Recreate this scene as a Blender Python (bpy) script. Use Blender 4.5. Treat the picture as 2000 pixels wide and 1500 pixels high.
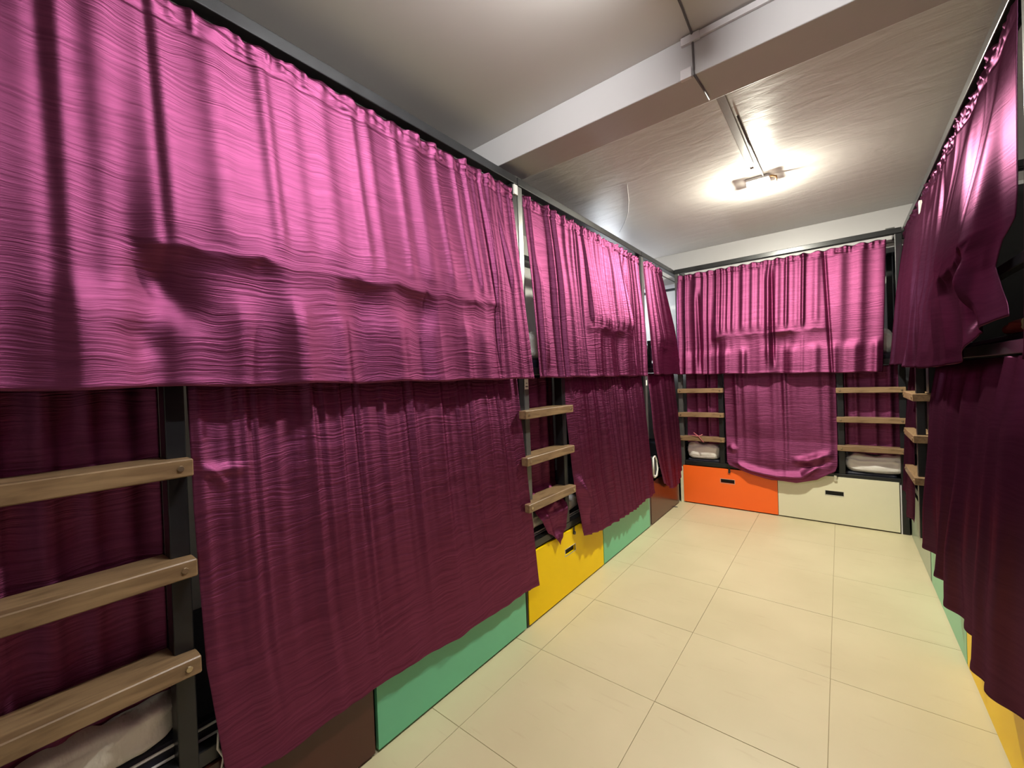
import bpy, bmesh, math, random
import numpy as np
from mathutils import Vector, Matrix, noise

S = bpy.context.scene
for o in list(bpy.data.objects):
    bpy.data.objects.remove(o)
COL = S.collection

# ------------------------------------------------------------------ camera, world, lights, exposure
EYE = 1.425
XL, XR, YB = -1.43, 0.437, 4.765            # the three bunk fronts
ZC = 2.85                                   # ceiling
F_PX, YAW, PITCH, ROLL = 802.917, -0.67373, -0.0078433, 0.0357947
cy, sy = math.cos(YAW), math.sin(YAW)
fwd = Vector((sy * math.cos(PITCH), cy * math.cos(PITCH), math.sin(PITCH)))
rgt = Vector((cy, -sy, 0))
dwn = fwd.cross(rgt)
rgt2 = rgt * math.cos(ROLL) + dwn * math.sin(ROLL)
dwn2 = -rgt * math.sin(ROLL) + dwn * math.cos(ROLL)
cam_d = bpy.data.cameras.new('camera')
cam = bpy.data.objects.new('camera', cam_d)
COL.objects.link(cam)
m = Matrix.Identity(4)
for i in range(3):
    m[i][0], m[i][1], m[i][2] = rgt2[i], -dwn2[i], -fwd[i]
m[2][3] = EYE
cam.matrix_world = m
cam_d.sensor_fit = 'HORIZONTAL'
cam_d.angle = 2 * math.atan(1000.0 / F_PX)
cam_d.clip_start = 0.02
S.camera = cam

W = bpy.data.worlds.new('world')
S.world = W
W.use_nodes = True
W.node_tree.nodes['Background'].inputs[0].default_value = (0.5, 0.5, 0.55, 1)
W.node_tree.nodes['Background'].inputs[1].default_value = 0.05


def lamp(name, loc, power, color, radius):
    d = bpy.data.lights.new(name, 'POINT')
    d.energy = power
    d.color = color
    d.shadow_soft_size = radius
    o = bpy.data.objects.new(name, d)
    o.location = loc
    COL.objects.link(o)
    return o


ASSUMED_NEAR_LAMP = (-0.42, 0.92)                    # an assumed unseen tube batten along the aisle, its tube is the light
FAR_LAMP = (-0.44, 3.55)
lamp('far_lamp_glow', (FAR_LAMP[0], FAR_LAMP[1], 2.778), 82, (1.0, 0.965, 0.80), 0.022)
fl_d = bpy.data.lights.new('far_lamp_face', 'AREA')          # the down-facing face of the far LED fixture
fl_d.shape, fl_d.size, fl_d.size_y, fl_d.energy, fl_d.color = 'RECTANGLE', 0.12, 0.08, 59, (1.0, 0.965, 0.80)
fl_o = bpy.data.objects.new('far_lamp_face', fl_d)
fl_o.location = (FAR_LAMP[0], FAR_LAMP[1], 2.7905)
COL.objects.link(fl_o)

S.view_settings.view_transform = 'Standard'
S.view_settings.look = 'None'
S.view_settings.exposure = 0.0
S.view_settings.gamma = 1.0
S.view_settings.use_curve_mapping = False


# ------------------------------------------------------------------ materials
def nodes(name):
    mt = bpy.data.materials.new(name)
    mt.use_nodes = True
    nt = mt.node_tree
    return mt, nt, nt.nodes['Principled BSDF'], nt.nodes.new, nt.links.new


def paint(name, color, rough=0.5, metallic=0.0, spec=0.5, var=0.0, vscale=6.0, bump=0.0, bscale=40.0,
          stretch=(1, 1, 1), coat=0.0, sheen=0.0, var2=None):
    mt, nt, b, N, L = nodes(name)
    b.inputs['Base Color'].default_value = (*color, 1)
    b.inputs['Roughness'].default_value = rough
    b.inputs['Metallic'].default_value = metallic
    b.inputs['Specular IOR Level'].default_value = spec
    b.inputs['Coat Weight'].default_value = coat
    b.inputs['Sheen Weight'].default_value = sheen
    tc = N('ShaderNodeTexCoord')
    mp = N('ShaderNodeMapping')
    mp.inputs['Scale'].default_value = stretch
    L(tc.outputs['Object'], mp.inputs['Vector'])
    if var:
        n = N('ShaderNodeTexNoise')
        n.inputs['Scale'].default_value = vscale
        n.inputs['Detail'].default_value = 5
        L(mp.outputs[0], n.inputs['Vector'])
        r = N('ShaderNodeValToRGB')
        r.color_ramp.elements[0].position = 0.3
        r.color_ramp.elements[1].position = 0.7
        c2 = var2 if var2 else tuple(c * (1 - var) for c in color)
        r.color_ramp.elements[0].color = (*c2, 1)
        r.color_ramp.elements[1].color = (*color, 1)
        L(n.outputs['Fac'], r.inputs['Fac'])
        L(r.outputs['Color'], b.inputs['Base Color'])
    if bump:
        n2 = N('ShaderNodeTexNoise')
        n2.inputs['Scale'].default_value = bscale
        n2.inputs['Detail'].default_value = 4
        L(mp.outputs[0], n2.inputs['Vector'])
        bp = N('ShaderNodeBump')
        bp.inputs['Strength'].default_value = bump
        bp.inputs['Distance'].default_value = 0.01
        L(n2.outputs['Fac'], bp.inputs['Height'])
        L(bp.outputs[0], b.inputs['Normal'])
    return mt


def fabric_mat(name, color, color2, gloss=(9.3, 10.9, 10.6), rough=0.57, relief=0.34):
    """satin dupion: wavy horizontal slubs running across every curtain"""
    mt, nt, b, N, L = nodes(name)
    tc = N('ShaderNodeTexCoord')
    nz = N('ShaderNodeTexNoise')                      # slow waviness of the slub lines
    nz.inputs['Scale'].default_value = 5.0
    nz.inputs['Detail'].default_value = 2
    L(tc.outputs['Object'], nz.inputs['Vector'])
    sep = N('ShaderNodeSeparateXYZ')
    L(tc.outputs['Object'], sep.inputs[0])
    ma = N('ShaderNodeMath')
    ma.operation = 'MULTIPLY_ADD'
    ma.inputs[1].default_value = 0.07
    L(nz.outputs['Fac'], ma.inputs[0])
    L(sep.outputs['Z'], ma.inputs[2])
    cb = N('ShaderNodeCombineXYZ')
    L(sep.outputs['X'], cb.inputs[0])
    L(sep.outputs['Y'], cb.inputs[1])
    L(ma.outputs[0], cb.inputs[2])
    mp = N('ShaderNodeMapping')
    mp.inputs['Scale'].default_value = (3.4, 3.4, 115)
    L(cb.outputs[0], mp.inputs['Vector'])
    n1 = N('ShaderNodeTexNoise')
    n1.inputs['Scale'].default_value = 1.0
    n1.inputs['Detail'].default_value = 3.0
    n1.inputs['Roughness'].default_value = 0.55
    L(mp.outputs[0], n1.inputs['Vector'])
    mp2 = N('ShaderNodeMapping')
    mp2.inputs['Scale'].default_value = (14, 14, 330)
    L(cb.outputs[0], mp2.inputs['Vector'])
    n2 = N('ShaderNodeTexNoise')
    n2.inputs['Scale'].default_value = 1.0
    n2.inputs['Detail'].default_value = 2.0
    L(mp2.outputs[0], n2.inputs['Vector'])
    ad = N('ShaderNodeMath')
    ad.operation = 'MULTIPLY_ADD'
    ad.inputs[1].default_value = 0.25
    L(n2.outputs['Fac'], ad.inputs[0])
    L(n1.outputs['Fac'], ad.inputs[2])
    bp = N('ShaderNodeBump')
    bp.inputs['Strength'].default_value = relief
    bp.inputs['Distance'].default_value = 0.009
    L(ad.outputs[0], bp.inputs['Height'])
    r = N('ShaderNodeValToRGB')
    r.color_ramp.elements[0].position = 0.33
    r.color_ramp.elements[1].position = 0.68
    r.color_ramp.elements[0].color = (*color2, 1)
    r.color_ramp.elements[1].color = (*color, 1)
    L(n1.outputs['Fac'], r.inputs['Fac'])
    nt.nodes.remove(b)                                 # satin: a dark body plus a coloured thread gloss
    df = N('ShaderNodeBsdfDiffuse')
    gl = N('ShaderNodeBsdfAnisotropic')
    gl.distribution = 'BECKMANN'
    gl.inputs['Roughness'].default_value = rough
    hs = N('ShaderNodeMix')
    hs.data_type = 'RGBA'
    hs.blend_type = 'MULTIPLY'
    hs.inputs[0].default_value = 1.0
    hs.inputs[7].default_value = (*gloss, 1)
    L(r.outputs['Color'], hs.inputs[6])
    L(r.outputs['Color'], df.inputs['Color'])
    L(hs.outputs[2], gl.inputs['Color'])
    L(bp.outputs[0], gl.inputs['Normal'])
    L(bp.outputs[0], df.inputs['Normal'])
    sh = N('ShaderNodeAddShader')
    L(df.outputs[0], sh.inputs[0])
    L(gl.outputs[0], sh.inputs[1])
    L(sh.outputs[0], nt.nodes['Material Output'].inputs['Surface'])
    return mt


def wood_mat():
    mt, nt, b, N, L = nodes('rung_wood')
    tc = N('ShaderNodeTexCoord')
    mp = N('ShaderNodeMapping')
    mp.inputs['Scale'].default_value = (1.0, 6.0, 6.0)
    L(tc.outputs['Object'], mp.inputs['Vector'])
    n = N('ShaderNodeTexNoise')
    n.inputs['Scale'].default_value = 7
    n.inputs['Detail'].default_value = 6
    n.inputs['Distortion'].default_value = 0.8
    L(mp.outputs[0], n.inputs['Vector'])
    r = N('ShaderNodeValToRGB')
    r.color_ramp.elements[0].position = 0.3
    r.color_ramp.elements[1].position = 0.72
    r.color_ramp.elements[0].color = (0.15, 0.09, 0.045, 1)
    r.color_ramp.elements[1].color = (0.30, 0.20, 0.105, 1)
    L(n.outputs['Fac'], r.inputs['Fac'])
    L(r.outputs['Color'], b.inputs['Base Color'])
    b.inputs['Roughness'].default_value = 0.38
    return mt


def ceiling_mat():
    """old enamel paint over uneven plaster: soft gloss with long trowel ripples"""
    mt, nt, b, N, L = nodes('ceiling_paint')
    tc = N('ShaderNodeTexCoord')
    mp = N('ShaderNodeMapping')
    mp.inputs['Scale'].default_value = (1.6, 5.0, 1)
    L(tc.outputs['Object'], mp.inputs['Vector'])
    n = N('ShaderNodeTexNoise')
    n.inputs['Scale'].default_value = 2.2
    n.inputs['Detail'].default_value = 6
    n.inputs['Roughness'].default_value = 0.55
    n.inputs['Distortion'].default_value = 0.6
    L(mp.outputs[0], n.inputs['Vector'])
    bp = N('ShaderNodeBump')
    bp.inputs['Strength'].default_value = 0.16
    bp.inputs['Distance'].default_value = 0.02
    sp = N('ShaderNodeSeparateXYZ')                       # the far bay was trowelled roughly, the near one is smoother
    L(tc.outputs['Object'], sp.inputs[0])
    mr = N('ShaderNodeMapRange')
    mr.inputs[1].default_value = -0.2
    mr.inputs[2].default_value = 0.3
    mr.inputs[3].default_value = 0.15
    mr.inputs[4].default_value = 1.0
    L(sp.outputs['Y'], mr.inputs[0])
    mu = N('ShaderNodeMath')
    mu.operation = 'MULTIPLY'
    L(n.outputs['Fac'], mu.inputs[0])
    L(mr.outputs[0], mu.inputs[1])
    L(mu.outputs[0], bp.inputs['Height'])
    L(bp.outputs[0], b.inputs['Normal'])
    n2 = N('ShaderNodeTexNoise')
    n2.inputs['Scale'].default_value = 1.3
    n2.inputs['Detail'].default_value = 4
    L(tc.outputs['Object'], n2.inputs['Vector'])
    r = N('ShaderNodeValToRGB')
    r.color_ramp.elements[0].color = (0.60, 0.575, 0.55, 1)
    r.color_ramp.elements[1].color = (0.70, 0.675, 0.65, 1)
    L(n2.outputs['Fac'], r.inputs['Fac'])
    L(r.outputs['Color'], b.inputs['Base Color'])
    b.inputs['Roughness'].default_value = 0.36
    return mt


def tile_mat():
    mt, nt, b, N, L = nodes('floor_tile')
    geo = N('ShaderNodeNewGeometry')
    n = N('ShaderNodeTexNoise')
    n.inputs['Scale'].default_value = 1.7
    n.inputs['Detail'].default_value = 5
    L(geo.outputs['Position'], n.inputs['Vector'])
    r = N('ShaderNodeValToRGB')
    r.color_ramp.elements[0].position = 0.25
    r.color_ramp.elements[1].position = 0.75
    r.color_ramp.elements[0].color = (0.53, 0.48, 0.295, 1)
    r.color_ramp.elements[1].color = (0.63, 0.575, 0.37, 1)
    L(n.outputs['Fac'], r.inputs['Fac'])
    mp = N('ShaderNodeMapping')                        # faint scuffs
    mp.inputs['Scale'].default_value = (2.0, 14, 1)
    L(geo.outputs['Position'], mp.inputs['Vector'])
    n2 = N('ShaderNodeTexNoise')
    n2.inputs['Scale'].default_value = 2.2
    n2.inputs['Detail'].default_value = 7
    L(mp.outputs[0], n2.inputs['Vector'])
    r2 = N('ShaderNodeValToRGB')
    r2.color_ramp.elements[0].position = 0.62
    r2.color_ramp.elements[1].position = 0.80
    r2.color_ramp.elements[0].color = (0, 0, 0, 1)
    r2.color_ramp.elements[1].color = (0.35, 0.35, 0.35, 1)
    L(n2.outputs['Fac'], r2.inputs['Fac'])
    mx = N('ShaderNodeMix')
    mx.data_type = 'RGBA'
    L(r2.outputs['Color'], mx.inputs[0])
    L(r.outputs['Color'], mx.inputs[6])
    mx.inputs[7].default_value = (0.40, 0.31, 0.18, 1)
    L(mx.outputs[2], b.inputs['Base Color'])
    b.inputs['Roughness'].default_value = 0.38
    b.inputs['Specular IOR Level'].default_value = 0.4
    return mt


def glow(name, color, strength):
    mt, nt, b, N, L = nodes(name)
    b.inputs['Base Color'].default_value = (0.9, 0.9, 0.88, 1)
    b.inputs['Emission Color'].default_value = (*color, 1)
    b.inputs['Emission Strength'].default_value = strength
    return mt


M = {
    'fabric': fabric_mat('plum_satin', (0.022, 0.0045, 0.0115), (0.0152, 0.0031, 0.0079)),
    'satin': fabric_mat('smooth_plum_satin', (0.019, 0.0045, 0.0105), (0.016, 0.0038, 0.0088), (3.2, 4.6, 4.0), 0.38, 0.05),
    'wood': wood_mat(),
    'black': paint('black_enamel', (0.012, 0.013, 0.015), 0.32, var=0.3, vscale=20),
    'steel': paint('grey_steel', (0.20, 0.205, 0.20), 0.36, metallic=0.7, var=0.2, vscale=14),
    'rail': paint('dark_rail', (0.035, 0.037, 0.04), 0.3, metallic=0.3, var=0.3, vscale=12),
    'mint': paint('mint_laminate', (0.145, 0.54, 0.31), 0.3, var=0.06, vscale=3),
    'yellow': paint('yellow_laminate', (0.94, 0.65, 0.003), 0.36, spec=0.12, var=0.06, vscale=3),
    'orange': paint('orange_laminate', (0.98, 0.15, 0.016), 0.32, var=0.05, vscale=3),
    'cream': paint('cream_laminate', (0.78, 0.76, 0.56), 0.32, var=0.05, vscale=3),
    'maroon': paint('maroon_laminate', (0.07, 0.018, 0.012), 0.22, var=0.15, vscale=3),
    'sage': paint('sage_laminate', (0.33, 0.42, 0.31), 0.28, var=0.1, vscale=3),
    'hole': paint('slot_black', (0.006, 0.006, 0.006), 0.7),
    'edge': paint('raw_edge', (0.55, 0.52, 0.46), 0.6),
    'white_cloth': paint('white_cotton', (0.86, 0.84, 0.80), 0.7, bump=1.0, bscale=9, stretch=(1, 2.2, 1), var=0.06),
    'cream_cloth': paint('cream_cotton', (0.55, 0.49, 0.33), 0.8, bump=0.5, bscale=18, var=0.1),
    'red_cloth': paint('red_cotton', (0.22, 0.015, 0.025), 0.8, bump=0.3, bscale=18),
    'navy': paint('navy_cover', (0.012, 0.014, 0.028), 0.55, bump=0.2, bscale=30),
    'wall': paint('white_wall', (0.72, 0.71, 0.68), 0.6, var=0.08, vscale=2, bump=0.15, bscale=25),
    'beam': paint('beam_white', (0.58, 0.57, 0.58), 0.45, var=0.05, vscale=2, bump=0.15, bscale=12),
    'ceil': ceiling_mat(),
    'tile': tile_mat(),
    'grout': paint('grout', (0.42, 0.35, 0.22), 0.8),
    'pvc': paint('old_pvc', (0.27, 0.23, 0.20), 0.4, var=0.2, vscale=9),
    'whitepvc': paint('white_pvc', (0.72, 0.70, 0.72), 0.4),
    'wire': paint('grey_wire', (0.11, 0.10, 0.10), 0.5),
    'brass': paint('worn_screw', (0.55, 0.45, 0.30), 0.3, metallic=0.9),
    'chrome': paint('chrome', (0.75, 0.75, 0.74), 0.2, metallic=1.0),
    'tag': paint('white_tag', (0.80, 0.78, 0.74), 0.5),
    'ink': paint('dark_ink', (0.05, 0.05, 0.05), 0.6),
    'mesh': paint('dark_mesh', (0.03, 0.035, 0.04), 0.6, bump=0.6, bscale=220),
    'pink': paint('pink_ribbon', (0.45, 0.13, 0.14), 0.6),
    'brownstub': paint('brown_stub', (0.42, 0.22, 0.08), 0.6),
    'led_warm': glow('led_warm', (1.0, 0.93, 0.76), 14),
    'assumed_led_cool': glow('assumed_led_cool', (1.0, 0.98, 0.95), 460),  # emission of the assumed near batten, out of view
    'tube': glow('assumed_tube_cool', (0.88, 0.93, 1.0), 150),  # emission of the assumed tube hidden in the corner bunk
}

# ------------------------------------------------------------------ builders
WLOC = {}


def wl(o):
    return WLOC.get(o.name, Vector((0, 0, 0)))


def link(name, me, mat, parent=None, center=None):
    o = bpy.data.objects.new(name, me)
    COL.objects.link(o)
    if mat is not None:
        me.materials.append(M[mat])
    c = Vector(center) if center is not None else Vector((0, 0, 0))
    WLOC[o.name] = c
    if parent is not None:
        o.parent = parent
        o.location = c - wl(parent)
    else:
        o.location = c
    return o


def bm_obj(name, bm, mat, parent=None, smooth=False, recenter=True):
    """link a bmesh given in world coordinates as one mesh object with its origin inside it"""
    me = bpy.data.meshes.new(name)
    c = Vector((0, 0, 0))
    if recenter and len(bm.verts):
        lo = Vector([min(v.co[i] for v in bm.verts) for i in range(3)])
        hi = Vector([max(v.co[i] for v in bm.verts) for i in range(3)])
        c = (lo + hi) / 2
        c.z = lo.z
        bmesh.ops.translate(bm, verts=bm.verts, vec=-c)
    bmesh.ops.recalc_face_normals(bm, faces=bm.faces)
    bm.to_mesh(me)
    bm.free()
    if smooth:
        for p in me.polygons:
            p.use_smooth = True
    return link(name, me, mat, parent, c)


def add_box(bm, x0, x1, y0, y1, z0, z1, bevel=0.0):
    r = bmesh.ops.create_cube(bm, size=1.0)
    vs = r['verts']
    for v in vs:
        v.co.x = x0 + (v.co.x + 0.5) * (x1 - x0)
        v.co.y = y0 + (v.co.y + 0.5) * (y1 - y0)
        v.co.z = z0 + (v.co.z + 0.5) * (z1 - z0)
    if bevel:
        es = set(e for v in vs for e in v.link_edges)
        bmesh.ops.bevel(bm, geom=list(es), offset=bevel, segments=2, affect='EDGES', profile=0.5)


def box(name, x0, x1, y0, y1, z0, z1, mat, parent=None, bevel=0.0):
    bm = bmesh.new()
    add_box(bm, min(x0, x1), max(x0, x1), min(y0, y1), max(y0, y1), z0, z1, bevel)
    return bm_obj(name, bm, mat, parent)


def add_prism(bm, pts, z0, z1, bevel=0.0):
    lo = [bm.verts.new((p[0], p[1], z0)) for p in pts]
    hi = [bm.verts.new((p[0], p[1], z1)) for p in pts]
    n = len(pts)
    fs = [bm.faces.new(lo[::-1]), bm.faces.new(hi)]
    for i in range(n):
        fs.append(bm.faces.new((lo[i], lo[(i + 1) % n], hi[(i + 1) % n], hi[i])))
    if bevel:
        bmesh.ops.bevel(bm, geom=list(set(e for f in fs for e in f.edges)), offset=bevel, segments=1,
                        affect='EDGES', profile=0.5)


def add_tube(bm, pts, r, seg=8):
    pts = [Vector(p) for p in pts]
    rings = []
    for i, p in enumerate(pts):
        t = (pts[min(i + 1, len(pts) - 1)] - pts[max(i - 1, 0)]).normalized()
        a = Vector((0, 0, 1)) if abs(t.z) < 0.9 else Vector((1, 0, 0))
        u = t.cross(a).normalized()
        w = t.cross(u)
        rings.append([bm.verts.new(p + (u * math.cos(2 * math.pi * k / seg) + w * math.sin(2 * math.pi * k / seg)) * r)
                      for k in range(seg)])
    for a, b in zip(rings, rings[1:]):
        for k in range(seg):
            bm.faces.new((a[k], a[(k + 1) % seg], b[(k + 1) % seg], b[k]))
    bm.faces.new(rings[0][::-1])
    bm.faces.new(rings[-1])


def tube(name, pts, r, mat, parent=None, seg=8):
    bm = bmesh.new()
    add_tube(bm, pts, r, seg)
    return bm_obj(name, bm, mat, parent, smooth=True)


def tag(o, label, cat=None, group=None, kind=None):
    if label:
        o['label'] = label
    if cat:
        o['category'] = cat
    if group:
        o['group'] = group
    if kind:
        o['kind'] = kind
    return o


def empty(name, loc, label, cat, group=None):
    o = bpy.data.objects.new(name, None)
    o.empty_display_size = 0.1
    COL.objects.link(o)
    o.location = loc
    WLOC[o.name] = Vector(loc)
    return tag(o, label, cat, group)


# A "front" is a vertical bunk face: s runs along it, out points into the aisle.
def P(front, s, out, z):
    if front == 'left':
        return (XL + out, s, z)
    if front == 'right':
        return (XR - out, s, z)
    return (s, YB - out, z)


def fbox(name, front, s0, s1, o0, o1, z0, z1, mat, parent=None, bevel=0.0):
    a, b = P(front, s0, o0, z0), P(front, s1, o1, z1)
    return box(name, a[0], b[0], a[1], b[1], z0, z1, mat, parent, bevel)


# ------------------------------------------------------------------ the room
RX0, RX1, RY0, RY1 = -2.40, 1.40, -1.50, 5.76
fl = tag(box('floor', RX0, RX1, RY0, RY1, -0.06, -0.004, 'grout'), 'cream tiled floor of the aisle between the bunks',
         kind='structure')
TX, TY, TS, TSY = -0.667, 1.756, 0.600, 0.602
g = 0.0011
tile_me = {}
for i in range(-3, 4):
    for j in range(-6, 7):
        x0, x1 = max(TX + i * TS + g, RX0), min(TX + (i + 1) * TS - g, RX1)
        y0, y1 = max(TY + j * TSY + g, RY0), min(TY + (j + 1) * TSY - g, RY1)
        if x1 - x0 < 0.02 or y1 - y0 < 0.02:
            continue
        k = (round(x1 - x0, 4), round(y1 - y0, 4))
        if k not in tile_me:
            bm = bmesh.new()
            add_box(bm, -k[0] / 2, k[0] / 2, -k[1] / 2, k[1] / 2, -0.004, 0.0, 0.0008)
            me = bpy.data.meshes.new('tile')
            bm.to_mesh(me)
            bm.free()
            me.materials.append(M['tile'])
            tile_me[k] = me
        o = bpy.data.objects.new('tile', tile_me[k])
        COL.objects.link(o)
        o.parent = fl
        o.location = Vector(((x0 + x1) / 2, (y0 + y1) / 2, random.Random(i * 31 + j).uniform(-0.0004, 0.0004))) - wl(fl)

tag(box('ceiling', RX0, RX1, RY0, RY1, ZC, ZC + 0.1, 'ceil'), 'glossy painted plaster ceiling with trowel ripples',
    kind='structure')
tag(box('wall_left', RX0 - 0.1, RX0, RY0, RY1, -0.06, ZC + 0.1, 'wall'), 'white wall behind the left bunks', kind='structure')
tag(box('wall_right', RX1, RX1 + 0.1, RY0, RY1, -0.06, ZC + 0.1, 'wall'), 'white wall behind the right bunks', kind='structure')
tag(box('wall_back', RX0 - 0.1, RX1 + 0.1, RY1, RY1 + 0.1, -0.06, ZC + 0.1, 'wall'), 'white wall behind the end bunk',
    kind='structure')
tag(box('wall_front', RX0 - 0.1, RX1 + 0.1, RY0 - 0.1, RY0, -0.06, ZC + 0.1, 'wall'), 'plain wall behind the viewer',
    kind='structure')
BY0, BY1, BZ = 1.86, 2.09, 2.68
tag(box('trim_1', RX0, RX1, BY0, BY1, BZ, ZC, 'beam', bevel=0.004), 'white plastered beam crossing the ceiling',
    kind='structure')
tag(box('trim_2', RX0, RX1, 5.03, 5.26, 2.50, ZC, 'beam', bevel=0.004), 'white plastered beam above the end bunk',
    kind='structure')


# ------------------------------------------------------------------ bunk beds
def rung(front, s0, s1, o0, o1, z0, z1, parent, notches):
    """wooden step, its back corners notched round the ladder posts; bolts at the ends of the front"""
    d = 0.052
    pts = [(s0, o1)]
    pts.append((s1, o1))
    if notches[1]:
        pts += [(s1, o1 - d), (s1 - notches[1], o1 - d), (s1 - notches[1], o0)]
    else:
        pts.append((s1, o0))
    if notches[0]:
        pts += [(s0 + notches[0], o0), (s0 + notches[0], o1 - d), (s0, o1 - d)]
    else:
        pts.append((s0, o0))
    bm = bmesh.new()
    add_prism(bm, [P(front, a, b, 0)[:2] for a, b in pts], z0, z1, 0.003)
    c = Vector(P(front, (s0 + s1) / 2, (o0 + o1) / 2, z0))
    bmesh.ops.translate(bm, verts=bm.verts, vec=-c)
    me = bpy.data.meshes.new('rung')
    bmesh.ops.recalc_face_normals(bm, faces=bm.faces)
    if front != 'back':                                # grain runs along the local x axis
        bmesh.ops.rotate(bm, verts=bm.verts, cent=(0, 0, 0), matrix=Matrix.Rotation(-math.pi / 2, 3, 'Z'))
    bm.to_mesh(me)
    bm.free()
    o = link('rung', me, 'wood', parent, c)
    if front != 'back':
        o.rotation_euler.z = math.pi / 2
    for s in (s0 + 0.028, s1 - 0.028):
        b = bmesh.new()
        r = bmesh.ops.create_cone(b, cap_ends=True, segments=10, radius1=0.009, radius2=0.007, depth=0.006)
        rot = Matrix.Rotation(math.pi / 2, 3, 'Y') if front != 'back' else Matrix.Rotation(math.pi / 2, 3, 'X')
        bmesh.ops.rotate(b, verts=b.verts, cent=(0, 0, 0), matrix=rot)
        me2 = bpy.data.meshes.new('bolt')
        b.to_mesh(me2)
        b.free()
        me2.materials.append(M['brass'])
        ob = bpy.data.objects.new('bolt', me2)
        COL.objects.link(ob)
        ob.parent = o
        w = Vector(P(front, s, o1 + 0.001, (z0 + z1) / 2)) - c
        if front != 'back':
            w = Matrix.Rotation(-math.pi / 2, 3, 'Z') @ w
            ob.rotation_euler.z = -math.pi / 2
        ob.location = w
    return o


def drawer(front, s0, s1, z0, z1, mat, parent, slot=True, hasp=None, out=0.0, hasp_mat='chrome'):
    """drawer: front board with a real cut-out hand slot, and a box behind it"""
    t = 0.018
    sc, zc = (s0 + s1) / 2, 0.285
    sw, sh = 0.066, 0.021
    bm = bmesh.new()
    if slot:
        S_ = [s0, sc - sw, sc + sw, s1]
        Z_ = [z0, zc - sh, zc + sh, z1]
        V = {}
        for k, oo in enumerate((out, out - t)):
            for i, s in enumerate(S_):
                for j, z in enumerate(Z_):
                    V[k, i, j] = bm.verts.new(P(front, s, oo, z))
        for k in (0, 1):
            for i in range(3):
                for j in range(3):
                    if (i, j) != (1, 1):
                        bm.faces.new((V[k, i, j], V[k, i + 1, j], V[k, i + 1, j + 1], V[k, i, j + 1]))
        def side(a, b):
            bm.faces.new((V[0, a[0], a[1]], V[0, b[0], b[1]], V[1, b[0], b[1]], V[1, a[0], a[1]]))
        for i in range(3):
            side((i, 0), (i + 1, 0)); side((i, 3), (i + 1, 3)); side((0, i), (0, i + 1)); side((3, i), (3, i + 1))
        side((1, 1), (2, 1)); side((1, 2), (2, 2)); side((1, 1), (1, 2)); side((2, 1), (2, 2))
    else:
        a, b = P(front, s0, out, z0), P(front, s1, out - t, z1)
        add_box(bm, min(a[0], b[0]), max(a[0], b[0]), min(a[1], b[1]), max(a[1], b[1]), z0, z1)
    d = bm_obj('drawer', bm, mat, parent)
    if slot:
        bm = bmesh.new()                               # thin pale lip of the raw board round the slot
        e = 0.003
        for (a0, a1, b0, b1) in ((sc - sw - e, sc + sw + e, zc + sh, zc + sh + e), (sc - sw - e, sc + sw + e, zc - sh - e, zc - sh),
                                 (sc - sw - e, sc - sw, zc - sh, zc + sh), (sc + sw, sc + sw + e, zc - sh, zc + sh)):
            a, b = P(front, a0, out + 0.0012, b0), P(front, a1, out - 0.004, b1)
            add_box(bm, min(a[0], b[0]), max(a[0], b[0]), min(a[1], b[1]), max(a[1], b[1]), b0, b1)
        bm_obj('handle_rim', bm, 'edge', d)
        fbox('handle_recess', front, sc - sw - 0.01, sc + sw + 0.01, out - t - 0.03, out - t - 0.001, zc - sh - 0.01, zc + sh + 0.01,
             'hole', d)
    fbox('drawer_box', front, s0 + 0.02, s1 - 0.02, out - 0.7, out - t - 0.032, z0 + 0.01, z1 - 0.05, 'hole', d)
    if hasp is not None:
        h = bmesh.new()
        a, b = P(front, hasp - 0.010, out + 0.001, z1 - 0.02), P(front, hasp + 0.010, out + 0.005, z1 + 0.012)
        add_box(h, min(a[0], b[0]), max(a[0], b[0]), min(a[1], b[1]), max(a[1], b[1]), z1 - 0.02, z1 + 0.012, 0.001)
        c = P(front, hasp, out + 0.006, z1 - 0.03)
        add_tube(h, [P(front, hasp, out + 0.001, z1 - 0.028), P(front, hasp, out + 0.011, z1 - 0.028)], 0.012, 14)
        bm_obj('hasp', h, hasp_mat, d)
    return d


DEPTH = 0.90


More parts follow.
